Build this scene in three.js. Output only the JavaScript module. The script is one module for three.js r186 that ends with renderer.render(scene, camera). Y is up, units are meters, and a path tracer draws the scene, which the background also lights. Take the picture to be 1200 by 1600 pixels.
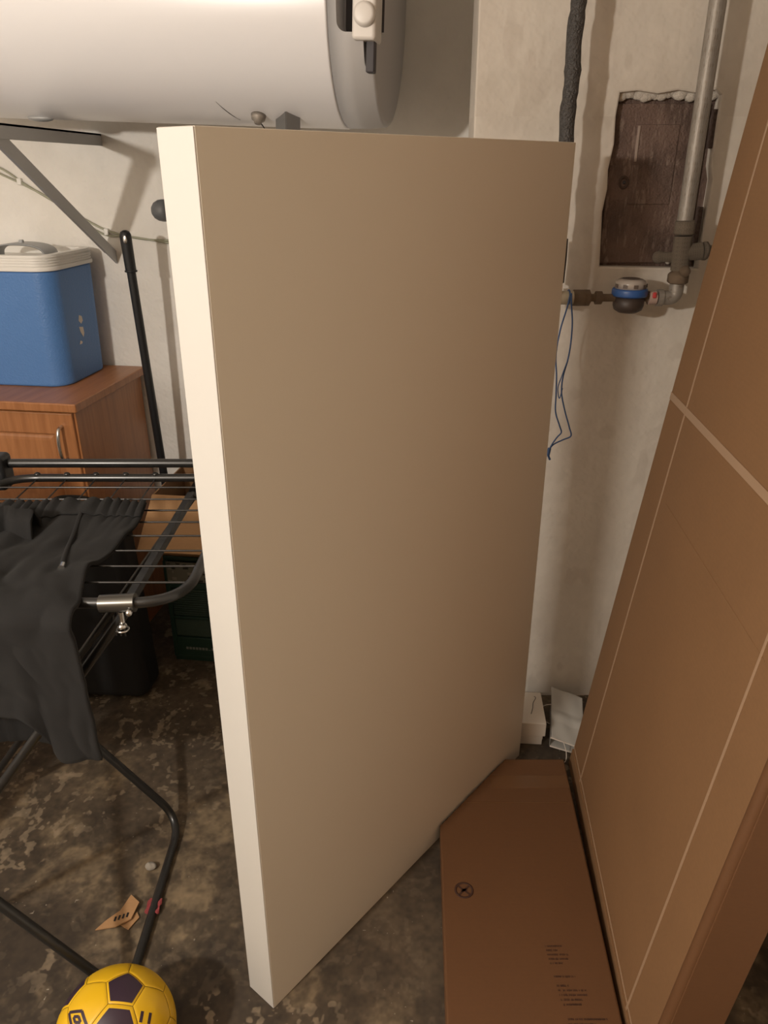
import * as THREE from 'three';
import { RoundedBoxGeometry } from 'three/addons/geometries/RoundedBoxGeometry.js';
import { mergeGeometries, mergeVertices } from 'three/addons/utils/BufferGeometryUtils.js';
import { Brush, Evaluator, SUBTRACTION } from 'three-bvh-csg';

// ---------------------------------------------------------------- camera, lamp, exposure
const scene = new THREE.Scene();
scene.background = new THREE.Color(0x000000);
const camera = new THREE.PerspectiveCamera(67.38, 3 / 4, 0.05, 20);
camera.position.set(0, 1.5, 0);
camera.rotation.set(THREE.MathUtils.degToRad(-24.3), 0, 0);
scene.add(camera);
const renderer = new THREE.WebGLRenderer({ antialias: true });
renderer.toneMapping = THREE.LinearToneMapping;
renderer.toneMappingExposure = 1.21;
renderer.shadowMap.enabled = true;
const LAMP = { at: [-1.33, 1.74, 0.30], candela: 7.6, colour: new THREE.Color().setRGB(1, 0.92, 0.82), radius: 0.045 };

// ---------------------------------------------------------------- helpers
const V = (x, y, z) => new THREE.Vector3(x, y, z);
const R = THREE.MathUtils.degToRad;
let seed = 7;
const rnd = () => { seed = (seed * 1664525 + 1013904223) >>> 0; return seed / 4294967296; };
const names = new Map();
function numbered(n) { const k = names.get(n) || 0; names.set(n, k + 1); return k ? n + '_' + String(k).padStart(3, '0') : n; }
function thing(name, label, category, pos = [0, 0, 0], turn = 0, group) {
  const o = new THREE.Group(); o.name = numbered(name); o.position.set(...pos); o.rotation.y = turn;
  o.userData = { label, category }; if (group) o.userData.group = group;
  scene.add(o); return o;
}
function part(name, geo, m, parent, label) {
  const o = new THREE.Mesh(Array.isArray(geo) ? merge(geo) : geo, m);
  o.name = name; o.castShadow = o.receiveShadow = true; if (label) o.userData.label = label;
  parent.add(o); return o;
}
function struct(name, geo, m) {
  const o = part(name, geo, m, scene); o.userData.kind = 'structure'; return o;
}
function merge(list) {
  const g = mergeGeometries(list.map((q) => {
    const c = q.index ? q.toNonIndexed() : q.clone();
    for (const k of Object.keys(c.attributes)) if (!['position', 'normal', 'uv'].includes(k)) c.deleteAttribute(k);
    if (!c.attributes.uv) c.setAttribute('uv', new THREE.Float32BufferAttribute(new Float32Array(c.attributes.position.count * 2), 2));
    c.morphAttributes = {}; return c;
  }));
  return g;
}
// uv in metres from the dominant direction of each face
function metric(geo, s = 1, swap = false) {
  const g = geo.index ? geo.toNonIndexed() : geo;
  const p = g.attributes.position, uv = new Float32Array(p.count * 2);
  const a = V(), b = V(), c = V();
  for (let i = 0; i < p.count; i += 3) {
    a.fromBufferAttribute(p, i); b.fromBufferAttribute(p, i + 1); c.fromBufferAttribute(p, i + 2);
    const n = b.clone().sub(a).cross(c.clone().sub(a)); const ax = Math.abs(n.x), ay = Math.abs(n.y), az = Math.abs(n.z);
    [a, b, c].forEach((q, k) => {
      let u, v; if (ay >= ax && ay >= az) { u = q.x; v = q.z; } else if (ax >= az) { u = q.z; v = q.y; } else { u = q.x; v = q.y; }
      if (swap) [u, v] = [v, u];
      uv[(i + k) * 2] = u * s; uv[(i + k) * 2 + 1] = v * s;
    });
  }
  g.setAttribute('uv', new THREE.BufferAttribute(uv, 2)); return g;
}
const box = (w, h, d, x = 0, y = 0, z = 0) => new THREE.BoxGeometry(w, h, d).translate(x, y, z);
const rbox = (w, h, d, r, x = 0, y = 0, z = 0, s = 3) => new RoundedBoxGeometry(w, h, d, s, r).translate(x, y, z);
function cyl(a, b, r1, r2 = r1, seg = 16) {
  const A = V(...a), B = V(...b), d = B.clone().sub(A), L = d.length();
  const g = new THREE.CylinderGeometry(r2, r1, L, seg).translate(0, L / 2, 0);
  g.applyQuaternion(new THREE.Quaternion().setFromUnitVectors(V(0, 1, 0), d.normalize())); return g.translate(A.x, A.y, A.z);
}
function route(pts, fillet, closed) {
  const P = pts.map((p) => V(...p)), path = new THREE.CurvePath(), n = P.length;
  const cut = (i) => {
    const p = P[i], a = P[(i - 1 + n) % n], b = P[(i + 1) % n];
    const f = Math.min(fillet, p.distanceTo(a) * 0.49, p.distanceTo(b) * 0.49);
    return [p.clone().add(a.clone().sub(p).setLength(f)), p, p.clone().add(b.clone().sub(p).setLength(f))];
  };
  if (closed) {
    for (let i = 0; i < n; i++) { const c = cut(i), nx = cut((i + 1) % n); path.add(new THREE.QuadraticBezierCurve3(...c)); path.add(new THREE.LineCurve3(c[2], nx[0])); }
    return path;
  }
  let at = P[0];
  for (let i = 1; i < n - 1; i++) { const c = cut(i); path.add(new THREE.LineCurve3(at, c[0])); path.add(new THREE.QuadraticBezierCurve3(...c)); at = c[2]; }
  path.add(new THREE.LineCurve3(at, P[n - 1])); return path;
}
// a round bar along straight runs with bent corners: exact rings at every run end
function bar(pts, r, fillet = 0.03, seg = 12, closed = false) {
  const path = route(pts, fillet, closed), C = [];
  for (const c of path.curves) { const k = c instanceof THREE.LineCurve3 ? 1 : 8; for (let i = C.length ? 1 : 0; i <= k; i++) C.push(c.getPoint(i / k)); }
  return sweep(C, r, seg, closed);
}
function sweep(C, r, seg = 12, closed = false) {
  if (closed && C[0].distanceTo(C[C.length - 1]) < 1e-5) C.pop();
  const n = C.length, T = C.map((p, i) => { const a = C[closed ? (i - 1 + n) % n : Math.max(0, i - 1)], b = C[closed ? (i + 1) % n : Math.min(n - 1, i + 1)]; return b.clone().sub(a).normalize(); });
  let N = Math.abs(T[0].y) < 0.9 ? V(0, 1, 0) : V(1, 0, 0); N.sub(T[0].clone().multiplyScalar(N.dot(T[0]))).normalize();
  const pos = [], nor = [], uv = [], idx = []; let len = 0;
  for (let i = 0; i < n; i++) {
    if (i) { len += C[i].distanceTo(C[i - 1]); N = N.clone().sub(T[i].clone().multiplyScalar(N.dot(T[i]))).normalize(); }
    const B = T[i].clone().cross(N), rr = typeof r === 'function' ? r(i / (n - 1), len) : r;
    for (let j = 0; j <= seg; j++) {
      const a = j / seg * Math.PI * 2, d = N.clone().multiplyScalar(Math.cos(a)).add(B.clone().multiplyScalar(Math.sin(a)));
      pos.push(C[i].x + d.x * rr, C[i].y + d.y * rr, C[i].z + d.z * rr); nor.push(d.x, d.y, d.z); uv.push(j / seg * 2 * Math.PI * rr, len);
    }
  }
  const m = closed ? n : n - 1;
  for (let i = 0; i < m; i++) for (let j = 0; j < seg; j++) { const a = i * (seg + 1) + j, b = ((i + 1) % n) * (seg + 1) + j; idx.push(a, a + 1, b, a + 1, b + 1, b); }
  if (!closed) for (const e of [0, n - 1]) {
    const c = pos.length / 3, s = e ? 1 : -1; pos.push(C[e].x, C[e].y, C[e].z); nor.push(T[e].x * s, T[e].y * s, T[e].z * s); uv.push(0, 0);
    for (let j = 0; j <= seg; j++) { const q = e * (seg + 1) + j; pos.push(pos[q * 3], pos[q * 3 + 1], pos[q * 3 + 2]); nor.push(T[e].x * s, T[e].y * s, T[e].z * s); uv.push(0, 0); }
    for (let j = 0; j < seg; j++) e ? idx.push(c, c + 1 + j, c + 2 + j) : idx.push(c, c + 2 + j, c + 1 + j);
  }
  const g = new THREE.BufferGeometry();
  g.setAttribute('position', new THREE.Float32BufferAttribute(pos, 3)); g.setAttribute('normal', new THREE.Float32BufferAttribute(nor, 3)); g.setAttribute('uv', new THREE.Float32BufferAttribute(uv, 2)); g.setIndex(idx); return g;
}
const spline = (pts, k) => new THREE.CatmullRomCurve3(pts.map((p) => V(...p))).getPoints(k);
const lathe = (prof, seg = 32) => new THREE.LatheGeometry(prof.map((p) => new THREE.Vector2(...p)), seg);
// a closed solid from an outline in x,y, extruded along z
function prism(pts, depth, bevel = 0) {
  const s = new THREE.Shape(pts.map((p) => new THREE.Vector2(...p)));
  return new THREE.ExtrudeGeometry(s, { depth, bevelEnabled: bevel > 0, bevelSize: bevel, bevelThickness: bevel, bevelSegments: 2, steps: 1 });
}
// a sheet with thickness over a grid f(u, v) -> Vector3
function sheet(f, nu, nv, th) {
  const P = [], Nn = [];
  for (let j = 0; j <= nv; j++) for (let i = 0; i <= nu; i++) P.push(f(i / nu, j / nv));
  const at = (i, j) => P[Math.min(nv, Math.max(0, j)) * (nu + 1) + Math.min(nu, Math.max(0, i))];
  for (let j = 0; j <= nv; j++) for (let i = 0; i <= nu; i++) Nn.push(at(i + 1, j).clone().sub(at(i - 1, j)).cross(at(i, j + 1).clone().sub(at(i, j - 1))).normalize());
  const pos = [], uv = [], idx = [], n = P.length;
  for (const s of [0, 1]) P.forEach((p, k) => { const q = p.clone().addScaledVector(Nn[k], s ? -th : 0); pos.push(q.x, q.y, q.z); uv.push((k % (nu + 1)) / nu, Math.floor(k / (nu + 1)) / nv); });
  const id = (i, j, s) => s * n + j * (nu + 1) + i;
  for (let j = 0; j < nv; j++) for (let i = 0; i < nu; i++) {
    idx.push(id(i, j, 0), id(i + 1, j, 0), id(i + 1, j + 1, 0), id(i, j, 0), id(i + 1, j + 1, 0), id(i, j + 1, 0));
    idx.push(id(i, j, 1), id(i + 1, j + 1, 1), id(i + 1, j, 1), id(i, j, 1), id(i, j + 1, 1), id(i + 1, j + 1, 1));
  }
  const edge = (a, b) => { idx.push(a, a + n, b + n, a, b + n, b); };
  for (let i = 0; i < nu; i++) { edge(id(i, 0, 0), id(i + 1, 0, 0)); edge(id(i + 1, nv, 0), id(i, nv, 0)); }
  for (let j = 0; j < nv; j++) { edge(id(0, j + 1, 0), id(0, j, 0)); edge(id(nu, j, 0), id(nu, j + 1, 0)); }
  const g = new THREE.BufferGeometry();
  g.setAttribute('position', new THREE.Float32BufferAttribute(pos, 3)); g.setAttribute('uv', new THREE.Float32BufferAttribute(uv, 2)); g.setIndex(idx); g.computeVertexNormals(); return g;
}

// ---------------------------------------------------------------- textures
const hash = (x, y, s) => { let h = (x * 374761393 + y * 668265263 + s * 982451653) | 0; h = Math.imul(h ^ (h >>> 13), 1274126177); return ((h ^ (h >>> 16)) >>> 0) / 4294967296; };
function vnoise(x, y, per, s) {
  const xi = Math.floor(x), yi = Math.floor(y), fx = x - xi, fy = y - yi, w = (k) => ((k % per) + per) % per;
  const u = fx * fx * (3 - 2 * fx), v = fy * fy * (3 - 2 * fy);
  const a = hash(w(xi), w(yi), s), b = hash(w(xi + 1), w(yi), s), c = hash(w(xi), w(yi + 1), s), d = hash(w(xi + 1), w(yi + 1), s);
  return a + (b - a) * u + (c - a) * v + (a - b - c + d) * u * v;
}
function fbm(x, y, base, oct, s, gain = 0.5) { let t = 0, a = 1, n = 0, p = base; for (let i = 0; i < oct; i++) { t += a * vnoise(x * p, y * p, p, s + i * 17); n += a; a *= gain; p *= 2; } return t / n; }
const sst = (a, b, x) => { const t = Math.min(1, Math.max(0, (x - a) / (b - a))); return t * t * (3 - 2 * t); };
function tex(n, fn, colour, rep = 1) {
  const d = new Uint8Array(n * n * 4);
  for (let y = 0; y < n; y++) for (let x = 0; x < n; x++) {
    const c = fn(x / n, y / n), o = (y * n + x) * 4;
    for (let k = 0; k < 3; k++) { const v = Math.min(1, Math.max(0, Array.isArray(c) ? c[k] : c)); d[o + k] = Math.round((colour ? Math.pow(v, 1 / 2.2) : v) * 255); }
    d[o + 3] = 255;
  }
  const t = new THREE.DataTexture(d, n, n); t.wrapS = t.wrapT = THREE.RepeatWrapping; t.magFilter = THREE.LinearFilter; t.minFilter = THREE.LinearMipmapLinearFilter; t.generateMipmaps = true;
  if (colour) t.colorSpace = THREE.SRGBColorSpace; t.repeat.set(rep, rep); t.needsUpdate = true; return t;
}
const mix3 = (a, b, t) => [a[0] + (b[0] - a[0]) * t, a[1] + (b[1] - a[1]) * t, a[2] + (b[2] - a[2]) * t];
const mul3 = (a, k) => [a[0] * k, a[1] * k, a[2] * k];
const T = {
  plaster: tex(512, (x, y) => { const n = fbm(x, y, 4, 6, 3), m = fbm(x, y, 24, 3, 9); return mul3(mix3([0.78, 0.75, 0.70], [0.84, 0.82, 0.785], sst(0.3, 0.7, n)), 0.95 + 0.1 * m); }, true, 1 / 1.4),
  plasterBump: tex(512, (x, y) => 0.6 * fbm(x, y, 10, 5, 21, 0.6) + 0.4 * fbm(x, y, 60, 2, 5), false, 1 / 0.7),
  dirtyPlaster: tex(1024, (x, y) => {
    const n = fbm(x, y, 3, 5, 33), m = fbm(x, y, 60, 3, 9), br = fbm(x, y * 0.25, 24, 4, 35), st = sst(0.60, 0.80, fbm(x, y, 6, 6, 77)), g = sst(0.68, 0.76, fbm(x, y * 0.5, 30, 3, 81));
    let c = mul3(mix3([0.58, 0.52, 0.455], [0.66, 0.605, 0.535], sst(0.3, 0.7, n * 0.6 + br * 0.4)), 0.95 + 0.1 * m);
    c = mix3(c, [0.44, 0.39, 0.32], st * 0.25); return mix3(c, [0.40, 0.33, 0.27], g * 0.2);
  }, true, 1 / 1.6),
  concrete: tex(2048, (x, y) => {
    const wx = x + 0.02 * (fbm(x, y, 14, 3, 11) - 0.5), wy = y + 0.02 * (fbm(x, y, 14, 3, 12) - 0.5);
    const n = fbm(wx, wy, 5, 7, 41, 0.6), m = fbm(wx, wy, 30, 5, 52, 0.65), f = fbm(x, y, 200, 2, 61), h = fbm(wx, wy, 9, 7, 91, 0.7);
    const pale = sst(0.46, 0.70, h), chip = sst(0.58, 0.66, fbm(wx, wy, 104, 3, 71, 0.65)), dense = sst(0.45, 0.6, fbm(x, y, 12, 4, 15)), sp = vnoise(x * 380, y * 380, 380, 5) > 0.975;
    let c = mix3([0.036, 0.024, 0.014], [0.098, 0.069, 0.042], sst(0.3, 0.7, n * 0.6 + m * 0.4));
    c = mix3(c, [0.20, 0.145, 0.085], pale * (0.2 + 0.75 * sst(0.42, 0.62, m)));
    c = mix3(c, [0.25, 0.19, 0.125], chip * (0.12 + 0.6 * dense));
    c = mul3(c, 0.6 + 0.8 * f); return sp && m > 0.48 ? mix3(c, [0.42, 0.38, 0.31], 0.65) : c;
  }, true, 1 / 2.6),
  concreteBump: tex(1024, (x, y) => 0.5 * fbm(x, y, 44, 4, 71) + 0.5 * fbm(x, y, 12, 6, 52), false, 1 / 2.6),
  kraft: tex(1024, (x, y) => { const n = fbm(x, y, 6, 5, 101), f = fbm(x, y, 200, 2, 102), fl = 0.5 + 0.5 * Math.sin(y * Math.PI * 2 * 120); return mul3(mix3([0.205, 0.106, 0.044], [0.235, 0.123, 0.052], n), 0.95 + 0.07 * f + 0.02 * fl); }, true, 1),
  wood: tex(512, (x, y) => { const w = fbm(x * 1, y, 3, 4, 201), g = fbm((x + w * 0.02) % 1, y * 0.06, 48, 4, 203, 0.7), f = fbm(x, y * 0.2, 90, 2, 204); return mul3(mix3([0.33, 0.125, 0.038], [0.41, 0.17, 0.058], sst(0.25, 0.75, g)), 0.93 + 0.12 * f); }, true, 1 / 0.6),
  rust: tex(512, (x, y) => { const n = fbm(x, y, 5, 6, 301), s = fbm(x, y * 0.15, 50, 4, 303), p = sst(0.55, 0.75, fbm(x, y * 0.2, 34, 5, 305, 0.65)); return mix3(mix3([0.075, 0.045, 0.034], [0.145, 0.092, 0.072], sst(0.3, 0.7, n * 0.85 + s * 0.15)), [0.36, 0.28, 0.23], p * 0.32); }, true, 1 / 0.3),
  metal: tex(256, (x, y) => { const n = fbm(x, y, 6, 5, 401), p = sst(0.55, 0.7, fbm(x, y, 12, 4, 402)); return mix3(mul3([0.30, 0.27, 0.235], 0.75 + 0.5 * n), [0.15, 0.105, 0.07], p * 0.55); }, true, 1 / 0.12),
  weave: tex(256, (x, y) => 0.5 + 0.25 * Math.sin(x * Math.PI * 2 * 48) * Math.sin(y * Math.PI * 2 * 48) + 0.25 * fbm(x, y, 32, 3, 501), false, 14),
  grain: tex(256, (x, y) => fbm(x, y, 32, 3, 601), false, 8),
};
function canvas(w, h, draw) {
  const c = document.createElement('canvas'); c.width = w; c.height = h; draw(c.getContext('2d'), w, h);
  const t = new THREE.CanvasTexture(c); t.colorSpace = THREE.SRGBColorSpace; return t;
}

// ---------------------------------------------------------------- materials
const lin = (r, g, b) => new THREE.Color().setRGB(r, g, b);
const mat = (c, rough = 0.6, o = {}) => new THREE.MeshPhysicalMaterial({ color: c, roughness: rough, side: THREE.DoubleSide, ...o });
const W1 = lin(1, 1, 1);
const M = {
  plaster: mat(W1, 0.9, { map: T.plaster, bumpMap: T.plasterBump, bumpScale: 0.004 }),
  plasterOld: mat(W1, 0.92, { map: T.dirtyPlaster, bumpMap: T.plasterBump, bumpScale: 0.0028 }),
  ceiling: mat(lin(0.70, 0.645, 0.58), 0.9),
  ochre: mat(lin(0.42, 0.30, 0.185), 0.9, { bumpMap: T.plasterBump, bumpScale: 0.004 }),
  concrete: mat(W1, 0.72, { map: T.concrete, bumpMap: T.concreteBump, bumpScale: 0.006 }),
  board: mat(lin(0.74, 0.69, 0.60), 0.42),
  boardEdgeToned: mat(lin(0.60, 0.58, 0.545), 0.45),  // same white board, colour lowered where the lamp falls full on it
  kraft: mat(W1, 0.72, { map: T.kraft }),
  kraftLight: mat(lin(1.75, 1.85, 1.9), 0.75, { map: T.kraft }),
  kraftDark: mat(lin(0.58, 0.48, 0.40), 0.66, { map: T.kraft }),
  strap: mat(lin(0.36, 0.24, 0.155), 0.45),
  tape: mat(lin(0.14, 0.068, 0.030), 0.25),
  enamel: mat(lin(0.80, 0.79, 0.805), 0.33, { clearcoat: 0.5, clearcoatRoughness: 0.3 }),
  capGrey: mat(lin(0.46, 0.445, 0.44), 0.5),
  plasticWhite: mat(lin(0.72, 0.68, 0.64), 0.4),
  darkSlot: mat(lin(0.05, 0.045, 0.05), 0.6),
  steel: mat(lin(0.42, 0.42, 0.42), 0.5, { metalness: 0.3 }),
  galvanised: mat(W1, 0.5, { map: T.metal, metalness: 0.3 }),
  corroded: mat(lin(0.8, 0.72, 0.62), 0.7, { map: T.metal, metalness: 0.15, bumpMap: T.grain, bumpScale: 0.002 }),
  brass: mat(lin(0.21, 0.15, 0.10), 0.6, { metalness: 0.3, bumpMap: T.grain, bumpScale: 0.001 }),
  wrap: mat(lin(0.055, 0.05, 0.047), 0.62, { bumpMap: T.grain, bumpScale: 0.004 }),
  rust: mat(W1, 0.75, { map: T.rust, bumpMap: T.grain, bumpScale: 0.002 }),
  cooler: mat(lin(0.080, 0.20, 0.47), 0.5, { bumpMap: T.grain, bumpScale: 0.0008 }),
  coolerLid: mat(lin(0.78, 0.76, 0.72), 0.4),
  lidGrey: mat(lin(0.40, 0.41, 0.42), 0.4),
  wood: mat(W1, 0.42, { map: T.wood, clearcoat: 0.25, clearcoatRoughness: 0.4 }),
  chrome: mat(lin(0.62, 0.61, 0.6), 0.25, { metalness: 1 }),
  black: mat(lin(0.008, 0.008, 0.008), 0.4, { clearcoat: 0.45, clearcoatRoughness: 0.2 }),
  blackPlastic: mat(lin(0.012, 0.0125, 0.014), 0.45),
  blackWire: mat(lin(0.045, 0.043, 0.042), 0.25, { metalness: 0.6 }),
  cloth: mat(lin(0.009, 0.0085, 0.0085), 0.95, { sheen: 0.14, sheenRoughness: 0.6, sheenColor: lin(0.08, 0.078, 0.075), bumpMap: T.weave, bumpScale: 0.0006 }),
  crate: mat(lin(0.012, 0.040, 0.028), 0.5),
  crateRib: mat(lin(0.035, 0.062, 0.048), 0.55),
  yellow: mat(lin(0.72, 0.43, 0.01), 0.42),
  purple: mat(lin(0.035, 0.018, 0.032), 0.45),
  wireBlue: mat(lin(0.06, 0.13, 0.32), 0.45),
  blueRing: mat(lin(0.035, 0.10, 0.30), 0.4),
  red: mat(lin(0.5, 0.05, 0.05), 0.6),
  cream: mat(lin(0.55, 0.48, 0.36), 0.5),
  cable: mat(lin(0.36, 0.36, 0.27), 0.5),
  whiteCard: mat(lin(0.62, 0.56, 0.49), 0.6),
  clear: mat(lin(0.72, 0.70, 0.66), 0.25, { transmission: 0.45, thickness: 0 }),
  bulb: mat(lin(1, 0.9, 0.75), 0.4, { emissive: lin(1, 0.915, 0.80), emissiveIntensity: 30 }),
};

// ---------------------------------------------------------------- the room
const FRONT = 1.7, LEFT = -2.5, RIGHT = 0.862, HIGH = 2.4, BACK = -1.94, CORNER = 0.207;
const YAW = R(8), wallZ = (x) => -2.55 + Math.tan(YAW) * (x + 0.81);
struct('floor', metric(box(RIGHT - LEFT + 0.4, 0.1, FRONT + 3.1, (RIGHT + LEFT) / 2, -0.05, (FRONT - 2.9) / 2 + 0.05)), M.concrete);
struct('ceiling', metric(box(RIGHT - LEFT + 0.4, 0.12, FRONT + 3.1, (RIGHT + LEFT) / 2, HIGH + 0.06, (FRONT - 2.9) / 2 + 0.05)), M.ceiling);
struct('wall_right', metric(box(0.12, HIGH, FRONT - BACK + 0.7, RIGHT + 0.06, HIGH / 2, (FRONT + BACK) / 2 - 0.25)), M.plasterOld);
struct('wall_left', metric(box(0.12, HIGH, FRONT + 3.0, LEFT - 0.06, HIGH / 2, (FRONT - 2.9) / 2)), M.plaster);
struct('wall_front', metric(box(RIGHT - LEFT + 0.24, HIGH, 0.12, (RIGHT + LEFT) / 2, HIGH / 2, FRONT + 0.06)), M.ochre);
{
  const L = 3.8, g = metric(box(L, HIGH, 0.12, 0, 0, 0));
  const o = struct('wall_back_left', g, M.plaster), x = 1.02 - L / 2 * Math.cos(YAW);
  o.position.set(x - 0.06 * -Math.sin(YAW), HIGH / 2, wallZ(x) - 0.06 * Math.cos(YAW)); o.rotation.y = -YAW;
}
// the nearer wall on the right, with the walled-in niche of the hatch
const NICHE = [[0.519, 1.272], [0.766, 1.268], [0.764, 1.30], [0.766, 1.47], [0.757, 1.50], [0.755, 1.60], [0.757, 1.645], [0.74, 1.657], [0.70, 1.650], [0.655, 1.656], [0.61, 1.649], [0.565, 1.655], [0.522, 1.651], [0.518, 1.60], [0.521, 1.545], [0.514, 1.49], [0.517, 1.45], [0.511, 1.40], [0.515, 1.34]];
{
  const s = new THREE.Shape([[CORNER, 0], [RIGHT + 0.1, 0], [RIGHT + 0.1, HIGH], [CORNER, HIGH]].map((p) => new THREE.Vector2(...p)));
  s.holes.push(new THREE.Path(NICHE.slice().reverse().map((p) => new THREE.Vector2(...p))));
  const g = new THREE.ExtrudeGeometry(s, { depth: 0.11, bevelEnabled: true, bevelSize: 0.004, bevelThickness: 0.004, bevelSegments: 2 }).translate(0, 0, BACK - 0.114);
  struct('wall_back_right', metric(g), M.plasterOld);
}

// ---------------------------------------------------------------- the lamp (outside the frame, to the left)
{
  const [x, y, z] = LAMP.at, t = thing('hanging_bulb_lamp', 'bare glowing bulb hanging on a cord from the ceiling', 'lamp', [x, 0, z]);
  part('cord', cyl([0, y + 0.11, 0], [0, HIGH, 0], 0.003), M.blackPlastic, t);
  part('lamp_socket', lathe([[0, 0.13], [0.012, 0.13], [0.018, 0.11], [0.02, 0.05], [0.017, 0.036], [0, 0.036]], 20).translate(0, y, 0), M.blackPlastic, t);
  part('bulb', new THREE.SphereGeometry(LAMP.radius, 24, 16).translate(0, y, 0), M.bulb, t);
  const l = new THREE.PointLight(LAMP.colour, LAMP.candela, 0, 2); l.position.set(0, y, 0); l.castShadow = true; l.shadow.radius = LAMP.radius / 0.02; t.add(l);
}

// ---------------------------------------------------------------- the tall white board
{
  const A = V(-0.215, 0, -0.967), B = V(0.377, 0, -1.673), d = B.clone().sub(A), L = d.length(), th = 0.070, h = 1.541;
  const t = thing('white_board', 'tall thick white board standing upright on its short edge on the concrete floor', 'board', [A.x, 0, A.z], -Math.atan2(d.z, d.x));
  part('panel', rbox(L - 0.001, h, th, 0.0012, L / 2 + 0.001, h / 2, -th / 2), M.board, t);
  part('toned_edge', rbox(0.0024, h - 0.001, th - 0.0006, 0.0011, 0.0006, h / 2, -th / 2, 2), M.boardEdgeToned, t);  // near edge of the same board, toned down against the lamp
}

// ---------------------------------------------------------------- leaning long carton on the right
{
  const lean = R(6.3), yaw = Math.atan2(0.08292, 0.99656), LEN = 0.838, HT = 2.06, TH = 0.095;
  const t = thing('leaning_carton', 'long tall strapped brown carton leaning against the wall on the right', 'box', [0.511, 0, -1.648], -yaw);
  // local: +z runs towards the camera, face looks to -x, leaning towards +x
  const tilt = (g) => g.rotateZ(-lean);
  const body = new RoundedBoxGeometry(TH, HT, LEN, 5, 0.011).translate(TH / 2, HT / 2, LEN / 2);
  part('carton_body', tilt(metric(body)), M.kraft, t);
  const st = (n, w, h, y, z) => part(n, tilt(rbox(0.0016, h, w, 0.0007, -0.0006, y, z, 2)), M.strap, t);
  part('shaded_end', tilt(metric(mergeGeometries([rbox(TH - 0.012, HT - 0.03, 0.004, 0.0015, TH / 2 + 0.003, HT / 2, LEN + 0.001, 2), cyl([0.0098, 0.015, LEN - 0.0098], [0.0098, HT - 0.015, LEN - 0.0098], 0.0112, 0.0112, 28).toNonIndexed()].map((q) => (q.index ? q.toNonIndexed() : q))))), M.kraftDark, t, 'carton end and rounded edge with shade put into darker brown');  // shade of the end and its rounded edge painted in darker kraft
  st('strap', 0.0065, HT - 0.03, HT / 2, 0.128); st('strap', 0.0065, HT - 0.03, HT / 2, 0.716);
  const hs = (y, h) => part('strap', tilt(rbox(0.0016, h, LEN - 0.02, 0.0007, -0.0008, y, LEN / 2, 2)), M.strap, t);
  hs(1.05, 0.016); hs(0.062, 0.004);
  part('crease', tilt(rbox(0.0012, 0.003, 0.56, 0.0005, -0.0002, 0.858, 0.45, 2)), M.kraft, t);
  part('bottom_flap', tilt(metric(rbox(0.004, 0.05, LEN - 0.01, 0.001, -0.001, 0.026, LEN / 2, 2))), M.kraft, t);
}

// ---------------------------------------------------------------- flat printed carton on the floor
{
  const t = thing('flat_carton', 'flat brown carton with printed small text lying on the floor', 'box', [0, 0, 0]);
  const out = [[0.139, 1.375], [0.326, 1.60], [0.478, 1.60], [0.428, 0.72], [0.112, 0.72]];
  const g = prism(out.map(([x, z]) => [x, -z]), 0.042, 0.004).rotateX(Math.PI / 2);
  g.computeBoundingBox(); g.translate(0, -g.boundingBox.min.y, 0); // flat on the floor
  g.applyMatrix4(new THREE.Matrix4().makeScale(1, 1, 1));
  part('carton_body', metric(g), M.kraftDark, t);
  const top = 0.0503;
  part('packing_tape', rbox(0.20, 0.0006, 0.045, 0.0003, 0.375, top, -1.52, 1), M.tape, t);
  part('packing_tape', rbox(0.26, 0.0006, 0.003, 0.0003, 0.33, top + 0.0002, -1.45, 1), M.tape, t);
  // flat print: a crossed circle and blocks of small text
  const ink = mat(lin(0.05, 0.02, 0.012), 0.7);
  const sym = [new THREE.TorusGeometry(0.0185, 0.0024, 6, 32)];
  for (const a of [0.75, -0.75]) sym.push(box(0.033, 0.0042, 0.002).rotateZ(a));
  sym.push(box(0.014, 0.006, 0.002).rotateZ(0.2));
  part('printed_symbol', merge(sym).scale(1, 1, 0.3).rotateX(-Math.PI / 2).translate(0.1755, top + 0.0005, -1.194), ink, t);
  const lines = [], rows = [[0, 26], [1, 20], [2, 32], [3, 30], [4, 20], [7, 32], [9, 20], [10, 42], [11, 42], [12, 32], [13, 28], [16, 60], [17, 40]];
  for (const [r, n] of rows) {
    let x = 0.328 + r * 0.0008; const z = -1.062 + r * 0.0092, end = x + n * 0.00128;
    while (x < end) {
      if (rnd() < 0.14) { x += 0.0022; continue; }
      lines.push(box(0.0008, 0.0003, 0.003 + rnd() * 0.0016, x, 0, z)); if (rnd() < 0.5) lines.push(box(0.0012, 0.0003, 0.0008, x + 0.0006, 0, z - 0.001 + rnd() * 0.003));
      x += 0.0014 + rnd() * 0.0006;
    }
  }
  part('printed_text', merge(lines).translate(0, top + 0.0001, 0), ink, t);
}

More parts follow.
